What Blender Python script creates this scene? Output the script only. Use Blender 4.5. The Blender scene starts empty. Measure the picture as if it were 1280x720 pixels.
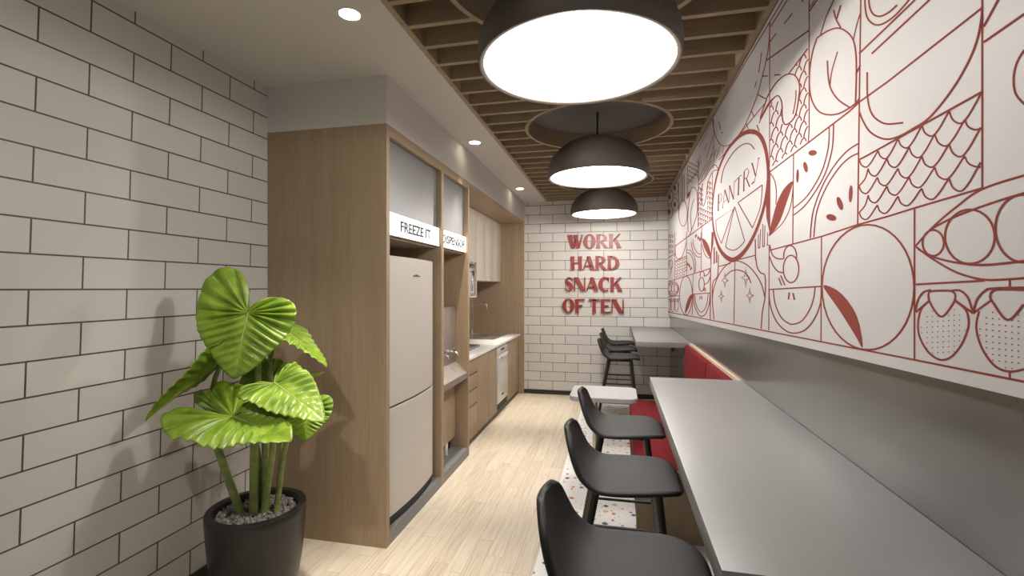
import bpy, bmesh, math, random
from mathutils import Vector, Matrix
SC = bpy.context.scene
COL = SC.collection
R = math.radians
# ------------------------------------------------------------------ camera, world, exposure
TH = R(12.46); CS, SN = math.cos(TH), math.sin(TH)
F, H = 592.5, 1.55                     # focal length in pixels of the 1280 wide frame, eye height
cd = bpy.data.cameras.new('camera'); cam = bpy.data.objects.new('camera', cd); COL.objects.link(cam)
cam.location = (0, 0, H); cam.rotation_euler = (R(90), 0, TH)
cd.sensor_width = 36; cd.lens = F / 1280 * 36; cd.clip_start = .02
SC.camera = cam
SC.view_settings.view_transform = 'Standard'; SC.view_settings.look = 'None'
SC.view_settings.gamma = 1; SC.view_settings.use_curve_mapping = False
SC.view_settings.exposure = 0.45
SC.cycles.max_bounces = 14; SC.cycles.diffuse_bounces = 8; SC.cycles.glossy_bounces = 5
W = bpy.data.worlds.new('world'); SC.world = W; W.use_nodes = True
W.node_tree.nodes['Background'].inputs[0].default_value = (1, .97, .93, 1)
W.node_tree.nodes['Background'].inputs[1].default_value = .2
PENDANT_EMIT, PENDANT_LAMP, SPOT_W, WASH_W, MURAL_FILL_W, PLANT_W = 6.0, 26.0, 150.0, 12.0, 17.0, 65.0
PEND_Y = (1.88, 3.82, 5.74); PEND_X = -.15
SPOT_Y = (0.0, 1.98, 3.96, 5.93); SPOT_X = -1.207

def lamp(name, kind, loc, energy, color, size=.1, rot=(0, 0, 0), **kw):
    l = bpy.data.lights.new(name, kind); l.energy = energy; l.color = color
    if kind == 'AREA': l.size = size
    else: l.shadow_soft_size = size
    for k, v in kw.items(): setattr(l, k, v)
    o = bpy.data.objects.new(name, l); o.location = loc; o.rotation_euler = rot; COL.objects.link(o)
    return o
# narrow lamps set between the ceiling slats, pointing down at the counters and the bench
for y in (2.75, 4.06, 5.86):
    lamp('slat_counter_light', 'SPOT', (.46, y, 2.82), WASH_W, (1, .95, .88), .03, spot_size=R(44), spot_blend=1)

def aim(loc, to):
    return (Vector(to) - Vector(loc)).to_track_quat('-Z', 'Y').to_euler()
# added fill lamps without fixtures, brightening the mural
for y in (.75, 2.85, 4.8):
    a_ = (-.62, y, 2.805); lamp('mural_fill_light', 'SPOT', a_, MURAL_FILL_W, (1, .96, .91), .06, aim(a_, (.69, y + .25, 2.35)), spot_size=R(120), spot_blend=1)
a_ = (-.85, .1, 2.79); lamp('plant_key_light', 'SPOT', a_, PLANT_W, (1, .95, .87), .03, aim(a_, (-1.72, 2.05, .85)), spot_size=R(42), spot_blend=.8)  # added unseen lamp, no fixture, lighting the plant from the camera side

def cam_pt(u, v, d):
    """point seen at pixel (u, v) at depth d, as a place in the room"""
    r = (u - 640) / F * d; up = (360 - v) / F * d
    return Vector((r * CS - d * SN, r * SN + d * CS, H + up))

# ------------------------------------------------------------------ materials
def nt(name):
    m = bpy.data.materials.new(name); m.use_nodes = True
    return m, m.node_tree, m.node_tree.nodes['Principled BSDF']
def N(t, typ, **kw):
    n = t.nodes.new(typ)
    for k, v in kw.items(): setattr(n, k, v)
    return n
def setp(b, col=None, rough=None, metal=None, spec=None):
    if col is not None: b.inputs['Base Color'].default_value = (*col, 1)
    if rough is not None: b.inputs['Roughness'].default_value = rough
    if metal is not None: b.inputs['Metallic'].default_value = metal
    if spec is not None: b.inputs['Specular IOR Level'].default_value = spec
def ramp(t, fac, stops, interp='LINEAR'):
    n = N(t, 'ShaderNodeValToRGB'); n.color_ramp.interpolation = interp
    el = n.color_ramp.elements
    while len(el) < len(stops): el.new(.5)
    for e, (p, c) in zip(el, stops): e.position = p; e.color = (*c, 1)
    t.links.new(fac, n.inputs[0]); return n.outputs[0]
def math_(t, op, a, b=None, c=None):
    n = N(t, 'ShaderNodeMath', operation=op)
    for i, x in enumerate((a, b, c)):
        if x is None: continue
        if isinstance(x, (int, float)): n.inputs[i].default_value = x
        else: t.links.new(x, n.inputs[i])
    return n.outputs[0]
def coords(t, scale=(1, 1, 1)):
    tc = N(t, 'ShaderNodeTexCoord'); mp = N(t, 'ShaderNodeMapping')
    mp.inputs['Scale'].default_value = scale
    t.links.new(tc.outputs['Object'], mp.inputs[0]); return mp.outputs[0]
def bump(t, b, h, strength=.1, dist=.01):
    n = N(t, 'ShaderNodeBump'); n.inputs['Strength'].default_value = strength; n.inputs['Distance'].default_value = dist
    t.links.new(h, n.inputs['Height']); t.links.new(n.outputs[0], b.inputs['Normal'])
def noise(t, vec, scale=5, detail=4, rough=.5):
    n = N(t, 'ShaderNodeTexNoise'); n.inputs['Scale'].default_value = scale
    n.inputs['Detail'].default_value = detail; n.inputs['Roughness'].default_value = rough
    t.links.new(vec, n.inputs['Vector']); return n.outputs[0]
def plain(name, col, rough=.5, metal=0, spec=.5, grain=0, gscale=60):
    m, t, b = nt(name); setp(b, col, rough, metal, spec)
    n = noise(t, coords(t), gscale, 3)
    k = grain or .03
    c = ramp(t, n, [(.3, tuple(x * (1 - k) for x in col)), (.7, tuple(min(1, x * (1 + k)) for x in col))])
    t.links.new(c, b.inputs['Base Color']); return m
def wood(name, dark, light, scale=(38, 38, 1.3), rough=.5):
    m, t, b = nt(name); setp(b, None, rough, 0, .3)
    v = coords(t, scale)
    n1 = noise(t, v, 2.2, 6, .65); n2 = noise(t, coords(t, tuple(s * .22 for s in scale)), 1.6, 3)
    f = math_(t, 'ADD', math_(t, 'MULTIPLY', n1, .65), math_(t, 'MULTIPLY', n2, .35))
    t.links.new(ramp(t, f, [(.3, dark), (.68, light)]), b.inputs['Base Color'])
    bump(t, b, n1, .06, .004); return m
def emit(name, col, s):
    m, t, b = nt(name); setp(b, col, .5)
    b.inputs['Emission Color'].default_value = (*col, 1); b.inputs['Emission Strength'].default_value = s
    return m
def brick(name, axis, x0, z0, lo, hi, skew=0):
    m, t, b = nt(name); setp(b, None, .42, 0, .4)
    tc = N(t, 'ShaderNodeTexCoord'); sp = N(t, 'ShaderNodeSeparateXYZ'); t.links.new(tc.outputs['Object'], sp.inputs[0])
    cb = N(t, 'ShaderNodeCombineXYZ')
    t.links.new(math_(t, 'SUBTRACT', math_(t, 'SUBTRACT', sp.outputs[axis], x0), math_(t, 'MULTIPLY', math_(t, 'SUBTRACT', sp.outputs[2], 1.65), skew)), cb.inputs[0])
    t.links.new(math_(t, 'SUBTRACT', sp.outputs[2], z0), cb.inputs[1])
    bt = N(t, 'ShaderNodeTexBrick'); t.links.new(cb.outputs[0], bt.inputs['Vector'])
    for k, v in (('Scale', 1), ('Mortar Size', .0036), ('Mortar Smooth', .12), ('Bias', 0), ('Brick Width', .3655), ('Row Height', .135)):
        bt.inputs[k].default_value = v
    bt.inputs['Color1'].default_value = (*lo, 1); bt.inputs['Color2'].default_value = (*hi, 1)
    bt.inputs['Mortar'].default_value = (.075, .062, .052, 1)
    t.links.new(bt.outputs['Color'], b.inputs['Base Color'])
    n = noise(t, tc.outputs['Object'], 70, 4); n2 = noise(t, tc.outputs['Object'], 7, 2)
    h = math_(t, 'ADD', math_(t, 'MULTIPLY', bt.outputs['Fac'], -1), math_(t, 'ADD', math_(t, 'MULTIPLY', n, .22), math_(t, 'MULTIPLY', n2, .25)))
    bump(t, b, h, .35, .005); return m
def planks(name):
    m, t, b = nt(name); setp(b, None, .42, 0, .35)
    tc = N(t, 'ShaderNodeTexCoord'); sp = N(t, 'ShaderNodeSeparateXYZ'); t.links.new(tc.outputs['Object'], sp.inputs[0])
    X, Y = sp.outputs[0], sp.outputs[1]
    PW, PL = .092, .78
    xr = math_(t, 'DIVIDE', X, PW); row = math_(t, 'FLOOR', xr); fx = math_(t, 'FRACT', xr)
    wn = N(t, 'ShaderNodeTexWhiteNoise', noise_dimensions='1D'); t.links.new(row, wn.inputs['W'])
    yr = math_(t, 'ADD', math_(t, 'DIVIDE', Y, PL), math_(t, 'MULTIPLY', wn.outputs[0], 7.3))
    pi = math_(t, 'FLOOR', yr); fy = math_(t, 'FRACT', yr)
    cb = N(t, 'ShaderNodeCombineXYZ'); t.links.new(row, cb.inputs[0]); t.links.new(pi, cb.inputs[1])
    w2 = N(t, 'ShaderNodeTexWhiteNoise', noise_dimensions='2D'); t.links.new(cb.outputs[0], w2.inputs['Vector'])
    # grain, shifted per plank
    off = N(t, 'ShaderNodeCombineXYZ'); t.links.new(math_(t, 'MULTIPLY', w2.outputs[0], 40), off.inputs[2])
    va = N(t, 'ShaderNodeVectorMath', operation='ADD'); t.links.new(coords(t, (55, 2.2, 1)), va.inputs[0]); t.links.new(off.outputs[0], va.inputs[1])
    g = noise(t, va.outputs[0], 1.6, 7, .62)
    f = math_(t, 'ADD', math_(t, 'MULTIPLY', w2.outputs[0], .15), math_(t, 'MULTIPLY', g, .85))
    c = ramp(t, f, [(.28, (.50, .41, .30)), (.46, (.66, .575, .45)), (.66, (.76, .685, .56))])
    ex = math_(t, 'MINIMUM', fx, math_(t, 'SUBTRACT', 1, fx)); ey = math_(t, 'MINIMUM', fy, math_(t, 'SUBTRACT', 1, fy))
    e = math_(t, 'MINIMUM', math_(t, 'MULTIPLY', ex, PW), math_(t, 'MULTIPLY', ey, PL))
    seam = math_(t, 'LESS_THAN', e, .0012)
    mx = N(t, 'ShaderNodeMix', data_type='RGBA'); t.links.new(math_(t, 'MULTIPLY', seam, .55), mx.inputs[0])
    t.links.new(c, mx.inputs[6]); mx.inputs[7].default_value = (.22, .16, .10, 1)
    t.links.new(mx.outputs[2], b.inputs['Base Color'])
    bump(t, b, math_(t, 'SUBTRACT', g, math_(t, 'MULTIPLY', seam, .8)), .08, .004); return m
def terrazzo(name):
    m, t, b = nt(name); setp(b, (.8, .79, .77), .35, 0, .4)
    v = coords(t, (1, 1, 1)); last = None
    nz = N(t, 'ShaderNodeTexNoise'); nz.inputs['Scale'].default_value = 45; t.links.new(v, nz.inputs['Vector'])
    sc = N(t, 'ShaderNodeVectorMath', operation='SCALE'); sc.inputs['Scale'].default_value = .022; t.links.new(nz.outputs['Color'], sc.inputs[0])
    va = N(t, 'ShaderNodeVectorMath', operation='ADD'); t.links.new(v, va.inputs[0]); t.links.new(sc.outputs[0], va.inputs[1])
    base = None
    for scale, lo, hi in ((16, .18, .36), (30, .12, .17)):
        vo = N(t, 'ShaderNodeTexVoronoi', voronoi_dimensions='2D', distance='MINKOWSKI'); vo.inputs['Scale'].default_value = scale
        vo.inputs['Exponent'].default_value = 1.2; t.links.new(va.outputs[0], vo.inputs['Vector'])
        s2 = N(t, 'ShaderNodeSeparateColor'); t.links.new(vo.outputs['Color'], s2.inputs[0])
        thr = math_(t, 'MULTIPLY', math_(t, 'SUBTRACT', s2.outputs[0], .42), (hi) / .58)
        mask = math_(t, 'LESS_THAN', vo.outputs['Distance'], thr)
        c = ramp(t, s2.outputs[1], [(0, (.018, .018, .022)), (.28, (.55, .15, .03)), (.48, (.02, .12, .22)), (.62, (.62, .42, .16)), (.8, (.30, .27, .24)), (.92, (.25, .05, .02))], 'CONSTANT')
        mx = N(t, 'ShaderNodeMix', data_type='RGBA'); t.links.new(mask, mx.inputs[0]); t.links.new(c, mx.inputs[7])
        if base is None: mx.inputs[6].default_value = (.88, .875, .865, 1)
        else: t.links.new(base, mx.inputs[6])
        base = mx.outputs[2]
    t.links.new(base, b.inputs['Base Color']); return m
def fabric(name, col):
    m, t, b = nt(name); setp(b, col, .9, 0, .2)
    n = noise(t, coords(t), 220, 3, .7)
    t.links.new(ramp(t, n, [(.3, tuple(x * .55 for x in col)), (.7, tuple(x * 1.35 for x in col))]), b.inputs['Base Color'])
    b.inputs['Sheen Weight'].default_value = 0
    bump(t, b, n, .25, .002); return m
def brushed(name, col, rough=.3, metal=.9, scale=(2, 2, 160)):
    m, t, b = nt(name); setp(b, col, rough, metal)
    n = noise(t, coords(t, scale), 2, 3)
    t.links.new(ramp(t, n, [(.3, tuple(x * .9 for x in col)), (.7, tuple(min(1, x * 1.08) for x in col))]), b.inputs['Base Color'])
    return m

M = dict(
    brick_left_dimmed=brick('white_brick_left_dimmed', 1, 1.531 + .18275 - 10 * .3655, 1.544 - 20 * .135, (.56, .54, .515), (.61, .59, .56), .03),  # same white brick as the back wall, colour darkened for its weaker light
    brick_back=brick('white_brick_back', 0, -.546 - 10 * .3655 , 1.544 - 20 * .135, (.62, .60, .57), (.67, .65, .62)),
    floor=planks('pale_oak_planks'), terrazzo=terrazzo('terrazzo'),
    plaster=plain('white_plaster', (.60, .58, .55), .7, grain=.015, gscale=30),
    soffit=plain('soffit_paint', (.60, .58, .555), .7, grain=.015, gscale=30),
    slab=plain('dark_slab', (.16, .15, .14), .8),
    slat=wood('slat_wood', (.27, .20, .13), (.42, .325, .22), (1.3, 40, 40), .55),
    oak=wood('oak_veneer', (.265, .19, .12), (.39, .295, .195)),
    oak_h=wood('oak_veneer_lengthwise', (.265, .19, .12), (.39, .295, .195), (38, 1.3, 38)),
    cream=plain('cream_laminate', (.60, .545, .47), .45, grain=.02),
    grey_panel=plain('gloss_grey_panel', (.25, .243, .235), .2, .7, .5, grain=.015, gscale=4),
    counter=plain('grey_counter', (.235, .232, .229), .42, 0, .75, grain=.03, gscale=90),
    worktop=plain('white_worktop', (.80, .79, .77), .3),
    table=plain('pale_grey_table', (.43, .43, .43), .4),
    plinth=plain('grey_plinth', (.20, .20, .20), .5), kick=plain('dark_kick', (.05, .047, .045), .5),
    base=plain('dark_baseboard', (.022, .019, .017), .5),
    fridge=plain('fridge_enamel', (.54, .51, .465), .4, .0, .5, grain=.03, gscale=120),
    gasket=plain('black_gasket', (.012, .012, .012), .6),
    frost=brushed('grey_backing_panel', (.20, .195, .20), .42, .35),
    steel=brushed('stainless_steel', (.62, .61, .59), .28), dwsteel=brushed('pale_brushed_steel', (.70, .69, .67), .38, .45, (160, 160, 2)), taupe=brushed('taupe_steel', (.40, .36, .33), .34, .6),
    chrome=plain('chrome', (.75, .75, .75), .12, 1), white=plain('white_enamel', (.72, .71, .69), .35),
    black=plain('black_plastic', (.017, .0166, .016), .62, 0, .35, grain=.08, gscale=300), blackm=plain('black_stained_wood', (.012, .011, .010), .4),
    red=fabric('red_fabric', (.17, .010, .014)), redpaint=plain('red_letter_paint', (.27, .028, .023), .4),
    beige=plain('beige_edge', (.72, .58, .43), .5), tan=wood('tan_oak', (.30, .22, .14), (.42, .32, .21)),
    shade=plain('dark_bronze_shade', (.100, .083, .070), .62, .0, .3, grain=.03), shade_in=plain('shade_inside', (.8, .78, .74), .5),
    pend=emit('pendant_diffuser', (1, .98, .95), PENDANT_EMIT), spot=emit('downlight_glow', (1, .88, .70), 14),
    signlit=emit('backlit_sign', (1, .99, .97), .9), ink=plain('dark_sign_ink', (.03, .03, .035), .6),
    mural=plain('mural_print', (.475, .459, .454), .55, 0, .3, grain=.008, gscale=10),
    murline=plain('mural_red_line', (.195, .046, .036), .9, 0, .1),
    pot=plain('black_pot', (.016, .0145, .0135), .35, 0, .5), pebble=plain('grey_pebbles', (.26, .235, .225), .8, grain=.5, gscale=55),
    stem=plain('green_stem', (.25, .31, .09), .45, grain=.25, gscale=25),
)
def leaf_mat():
    m, t, b = nt('leaf_green'); setp(b, None, .33, 0, .5)
    uv = N(t, 'ShaderNodeUVMap'); sp = N(t, 'ShaderNodeSeparateXYZ'); t.links.new(uv.outputs[0], sp.inputs[0])
    a = math_(t, 'ABSOLUTE', math_(t, 'SINE', math_(t, 'MULTIPLY', sp.outputs[0], math.pi)))
    vein = math_(t, 'LESS_THAN', a, .11)
    n = noise(t, coords(t), 14, 4)
    c = ramp(t, n, [(.25, (.12, .22, .016)), (.55, (.25, .39, .033)), (.8, (.38, .52, .075))])
    mx = N(t, 'ShaderNodeMix', data_type='RGBA'); t.links.new(math_(t, 'MULTIPLY', vein, .45), mx.inputs[0])
    t.links.new(c, mx.inputs[6]); mx.inputs[7].default_value = (.38, .50, .14, 1)
    t.links.new(mx.outputs[2], b.inputs['Base Color'])
    tr = N(t, 'ShaderNodeBsdfTranslucent'); t.links.new(mx.outputs[2], tr.inputs[0])
    ms = N(t, 'ShaderNodeMixShader'); ms.inputs[0].default_value = .25
    out = t.nodes['Material Output']
    t.links.new(b.outputs[0], ms.inputs[1]); t.links.new(tr.outputs[0], ms.inputs[2]); t.links.new(ms.outputs[0], out.inputs[0])
    return m
M['leaf'] = leaf_mat()

# ------------------------------------------------------------------ building helpers
def new_bm(): return bmesh.new()
def box(bm, x0, x1, y0, y1, z0, z1, bevel=0, seg=2, mi=0):
    r = bmesh.ops.create_cube(bm, size=1)
    vs = r['verts']
    for v in vs:
        v.co = Vector((x0 if v.co.x < 0 else x1, y0 if v.co.y < 0 else y1, z0 if v.co.z < 0 else z1))
    fs = {f for v in vs for f in v.link_faces}
    for f in fs: f.material_index = mi
    if bevel:
        es = list({e for v in vs for e in v.link_edges})
        bmesh.ops.bevel(bm, geom=es, offset=bevel, segments=seg, affect='EDGES', profile=.5, material=-1)
    return bm
def tube(bm, pts, rad, n=10, cap=True):
    pts = [Vector(p) for p in pts]
    rads = rad if isinstance(rad, (list, tuple)) else [rad] * len(pts)
    rings = []; ref = None
    for i, p in enumerate(pts):
        d = (pts[min(i + 1, len(pts) - 1)] - pts[max(i - 1, 0)]).normalized()
        if ref is None:
            ref = Vector((0, 0, 1)) if abs(d.z) < .9 else Vector((1, 0, 0))
        a = d.cross(ref).normalized(); b = d.cross(a).normalized(); ref = a.cross(d) * 1.0
        rings.append([bm.verts.new(p + (a * math.cos(2 * math.pi * k / n) + b * math.sin(2 * math.pi * k / n)) * rads[i]) for k in range(n)])
    for r0, r1 in zip(rings, rings[1:]):
        for k in range(n): bm.faces.new((r0[k], r0[(k + 1) % n], r1[(k + 1) % n], r1[k]))
    if cap: bm.faces.new(rings[0][::-1]); bm.faces.new(rings[-1])
    return bm
def lathe(bm, prof, n=48, c=(0, 0, 0), mi=0):
    rings = []
    for r, z in prof:
        if r < 1e-6: rings.append([bm.verts.new((c[0], c[1], c[2] + z))])
        else: rings.append([bm.verts.new((c[0] + r * math.cos(2 * math.pi * k / n), c[1] + r * math.sin(2 * math.pi * k / n), c[2] + z)) for k in range(n)])
    for a, b in zip(rings, rings[1:]):
        for k in range(n):
            q = [a[k % len(a)], a[(k + 1) % len(a)], b[(k + 1) % len(b)], b[k % len(b)]]
            q = list(dict.fromkeys(q))
            if len(q) > 2:
                f = bm.faces.new(q); f.material_index = mi
    return bm
def prism(bm, poly, z0, z1, axis='z'):
    """extrude a 2D polygon; axis z: (x,y), axis x: (y,z), axis y: (x,z)"""
    mk = {'z': lambda p, h: (p[0], p[1], h), 'x': lambda p, h: (h, p[0], p[1]), 'y': lambda p, h: (p[0], h, p[1])}[axis]
    a = [bm.verts.new(mk(p, z0)) for p in poly]; b = [bm.verts.new(mk(p, z1)) for p in poly]
    n = len(poly)
    bm.faces.new(a[::-1]); bm.faces.new(b)
    for i in range(n): bm.faces.new((a[i], a[(i + 1) % n], b[(i + 1) % n], b[i]))
    return bm
def obj(name, bm, mat, parent=None, smooth=False, loc=None, recalc=True, subsurf=0, solid=0, bevel=0):
    if recalc: bmesh.ops.recalc_face_normals(bm, faces=bm.faces)
    me = bpy.data.meshes.new(name); 
    if loc is None and parent is not None: loc = Vector((0, 0, 0)); sh = -parent.location
    else: sh = Vector((0, 0, 0)) if loc is None else -Vector(loc)
    for v in bm.verts: v.co += sh
    bm.to_mesh(me); bm.free()
    for mm in (mat if isinstance(mat, (list, tuple)) else [mat]): me.materials.append(M[mm] if isinstance(mm, str) else mm)
    if smooth:
        for p in me.polygons: p.use_smooth = True
        if smooth != 'all':
            me.set_sharp_from_angle(angle=R(smooth if isinstance(smooth, (int, float)) and smooth is not True else 40))
    o = bpy.data.objects.new(name, me); COL.objects.link(o)
    if parent is not None: o.parent = parent
    elif loc is not None: o.location = loc
    if solid:
        md = o.modifiers.new('solid', 'SOLIDIFY'); md.thickness = solid; md.offset = 0
    if bevel:
        md = o.modifiers.new('bevel', 'BEVEL'); md.width = bevel; md.segments = 2; md.limit_method = 'ANGLE'
    if subsurf:
        md = o.modifiers.new('sub', 'SUBSURF'); md.levels = subsurf; md.render_levels = subsurf
    return o
def B(name, mat, parent, *dims, bevel=0, smooth=False):
    return obj(name, box(new_bm(), *dims, bevel=bevel), mat, parent, smooth=smooth or bool(bevel))
def thing(name, label, cat, loc=(0, 0, 0), group=None):
    o = bpy.data.objects.new(name, None); o.empty_display_size = .1; COL.objects.link(o); o.location = loc
    return tag(o, label, cat, group)
def tag(o, label, cat, group=None):
    o['label'] = label; o['category'] = cat
    if group: o['group'] = group
    return o
def struct(name, bm, mat, **kw):
    o = obj(name, bm, mat, **kw); o['kind'] = 'structure'; return o
def dup(root, name, loc, label, group=None):
    r = root.copy(); COL.objects.link(r); r.location = loc; r['label'] = label
    if group: r['group'] = group
    for ch in list(root.children):
        c = ch.copy(); COL.objects.link(c); c.parent = r
        for g in list(ch.children):
            d = g.copy(); COL.objects.link(d); d.parent = c
    return r
def text_mesh(name, body, mat, parent, width, height, place, depth=.002):
    cu = bpy.data.curves.new(name, 'FONT'); cu.body = body; cu.size = 1; cu.extrude = 0; cu.offset = .02
    tmp = bpy.data.objects.new('tmp_text', cu); COL.objects.link(tmp)
    dg = bpy.context.evaluated_depsgraph_get(); me = bpy.data.meshes.new_from_object(tmp.evaluated_get(dg))
    bpy.data.objects.remove(tmp); bm = bmesh.new(); bm.from_mesh(me); bpy.data.meshes.remove(me)
    xs = [v.co.x for v in bm.verts]; ys = [v.co.y for v in bm.verts]
    for v in bm.verts:
        v.co = Vector(place((v.co.x - min(xs)) / (max(xs) - min(xs)) * width, (v.co.y - min(ys)) / (max(ys) - min(ys)) * height))
    return obj(name, bm, mat, parent, solid=depth)

# ------------------------------------------------------------------ room shell
XL, XR, YB, ZC, Y0 = -2.154, .72, 6.88, 2.817, -2.4
YW = -.5                                               # the side walls end here; beyond is open office floor
XT, YT = -1.336, 2.59                                  # face of the joinery, its near side
struct('floor', box(new_bm(), XL, -.445, Y0, YB, -.1, 0), 'floor')
struct('floor_terrazzo', box(new_bm(), -.445, XR, Y0, YB, -.1, 0), 'terrazzo')
struct('wall_left', box(new_bm(), XL - .12, XL, YW, YB + .12, -.1, 3.05), 'brick_left_dimmed')
struct('wall_back', box(new_bm(), XL, XR + .12, YB, YB + .12, -.1, 3.05), 'brick_back')
struct('wall_right', box(new_bm(), XR, XR + .12, YW, YB, -.1, 3.05), 'grey_panel')
bm = new_bm(); box(bm, XL, -1.018, Y0, YB, ZC, ZC + .22)
struct('ceiling', bm, 'plaster')
struct('ceiling_slab', box(new_bm(), -1.018, XR, Y0, YB, 2.945, 3.05), 'slab')
struct('ceiling_soffit', box(new_bm(), XL, XT, YT, YB, 2.53, ZC), 'soffit')
struct('baseboard_left', box(new_bm(), XL, XL + .014, YW, YT, 0, .066), 'base')
struct('baseboard_back', box(new_bm(), XT, XR, YB - .014, YB, 0, .056), 'base')

# ------------------------------------------------------------------ slatted ceiling
sl = thing('slat_ceiling', 'brown wooden slat ceiling with round cut-outs above the pendant lamps', 'slatted ceiling', (-.16, 2.2, ZC))
RR = .575
bm = new_bm()
box(bm, -1.018, -.988, Y0, YB, ZC, 2.945); box(bm, .665, .693, Y0, YB, ZC, 2.945)
box(bm, -.988, .665, YB - .03, YB, ZC, 2.945)
obj('frame', bm, 'slat', sl)
bm = new_bm(); k = -22
while 2.132 + .2 * k < YB - .06:
    y = 2.132 + .2 * k; k += 1
    if y < Y0: continue
    spans = [(-.988, .665)]
    for cy in PEND_Y:
        dy = abs(y + .015 - cy)
        if dy < RR:
            hw = math.sqrt(RR * RR - dy * dy) - .012; spans2 = []
            for a, b in spans:
                if a < PEND_X - hw: spans2.append((a, min(b, PEND_X - hw)))
                if b > PEND_X + hw: spans2.append((max(a, PEND_X + hw), b))
            spans = spans2
    for a, b in spans: box(bm, a, b, y, y + .03, ZC + .001, 2.944)
obj('slats', bm, 'slat', sl)
for cy in PEND_Y:
    obj('ring', lathe(new_bm(), [(RR, 0), (RR - .026, 0), (RR - .026, .128), (RR, .128), (RR, 0)], 72, (PEND_X, cy, ZC - .002)), 'slat', sl, smooth=True)

# ------------------------------------------------------------------ pendants
def pendant(cy, label):
    p = thing('pendant_lamp', label, 'pendant lamp', (PEND_X, cy, 2.42), 'dome pendant lamps in a row')
    c = (PEND_X, cy, 2.42)
    prof = [(.386, 0), (.392, .02), (.395, .05), (.391, .085), (.378, .125), (.352, .17), (.312, .215), (.258, .255), (.19, .288), (.11, .308), (.03, .315), (.0, .315)]
    inner = [(0, .29), (.10, .285), (.18, .265), (.25, .232), (.30, .195), (.345, .15), (.37, .10), (.382, .05), (.376, .004)]
    bm = lathe(new_bm(), prof[::-1] + [(.380, .0)] + [(r * .985, z) for r, z in inner[::-1]], 72, c)
    sh = obj('lamp_shade', bm, 'shade', p, smooth=True)
    obj('diffuser', lathe(new_bm(), [(0, .010), (.36, .010), (.376, .013), (.376, .022), (0, .022)], 72, c), 'pend', p, smooth=True)['label'] = 'glowing white round diffuser'
    obj('rim', lathe(new_bm(), [(.377, .002), (.388, .0), (.391, .012), (.380, .014), (.377, .002)], 72, c), 'shade', p, smooth=True)
    obj('rod', tube(new_bm(), [(PEND_X, cy, 2.73), (PEND_X, cy, 2.945)], .008), 'blackm', p, smooth=True)
    obj('collar', lathe(new_bm(), [(0, .335), (.03, .335), (.045, .312), (.045, .306)], 24, c), 'shade', p, smooth=True)
    lamp('pendant_bulb', 'POINT', (PEND_X, cy, 2.40), PENDANT_LAMP, (1, .95, .88), .04)
for cy, lb in zip(PEND_Y, ('large dark dome pendant lamp nearest, cut off by the top of the photo', 'middle dark dome pendant lamp hanging below the open ceiling ring', 'farthest dark dome pendant lamp just above the red slogan')):
    pendant(cy, lb)
# ------------------------------------------------------------------ downlights
for y in SPOT_Y:
    lb = {1.98: 'recessed downlight in white ceiling nearest the brick wall', 3.96: 'middle recessed downlight beside the slatted ceiling', 5.93: 'farthest recessed downlight near the back wall'}.get(y, 'recessed downlight behind the viewpoint')
    t = thing('downlight', lb, 'ceiling light', (SPOT_X, y, ZC), 'recessed downlights along the white ceiling')
    c = (SPOT_X, y, ZC)
    obj('trim_ring', lathe(new_bm(), [(.047, -.002), (.06, -.004), (.064, .0), (.047, .001), (.047, -.002)], 40, c), 'plaster', t, smooth=True)
    obj('lens', lathe(new_bm(), [(0, -.0015), (.047, -.0015), (.047, .0), (0, .0)], 40, c), 'spot', t)
    lamp('downlight_beam', 'SPOT', (SPOT_X, y, ZC - .012), SPOT_W, (1, .90, .76), .03, spot_size=R(45), spot_blend=1)

# ------------------------------------------------------------------ joinery: fridge and dispenser surround
t = thing('cabinet_surround', 'tall oak joinery framing the fridge, the dispenser niche and the kitchenette', 'cabinet', (XT, YT, 0))
zt = 2.53
XBK = -2.10
bm = box(new_bm(), XL, XT, YT, YT + .04, 0, zt); obj('side_panel', bm, 'oak', t)
bm = box(new_bm(), -1.80, XT, 3.492, 3.545, 0, zt); obj('divider_panel', bm, 'oak', t)
bm = box(new_bm(), XBK, XT, 4.169, 4.212, .08, zt); obj('divider_panel', bm, 'oak', t)
bm = box(new_bm(), XBK, XT, 6.83, YB, 0, zt); obj('end_panel', bm, 'oak', t)
bm = new_bm(); box(bm, XT - .03, XT, YT + .04, 3.492, zt - .066, zt); box(bm, XT - .03, XT, 3.545, 4.169, zt - .066, zt)
obj('top_rail', bm, 'oak_h', t)
B('soffit_board', 'oak_h', t, XBK, XT, 4.212, 6.83, zt - .03, zt)
B('back_panel', 'oak', t, -1.82, -1.80, YT + .04, 4.169, 0, zt)
B('splashback', 'oak', t, XBK - .02, XBK, 4.212, 6.83, 0, zt - .03)
for a, b in ((YT + .04, 3.492), (3.545, 4.169)):
    o = B('infill_panel', 'frost', t, XT - .055, XT - .037, a, b, 2.02, zt - .0); o['label'] = 'satin grey infill panel'
    B('shelf', 'oak_h', t, -1.80, XT - .05, a, b, 1.862, 1.876)
B('plinth', 'plinth', t, -1.80, XT - .001, YT + .04, 3.492, 0, .075)['label'] = 'grey plinth under the fridge'
B('plinth', 'plinth', t, -1.80, XT - .001, 3.545, 4.205, 0, .079)['label'] = 'grey plinth under the dispenser niche'

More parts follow.
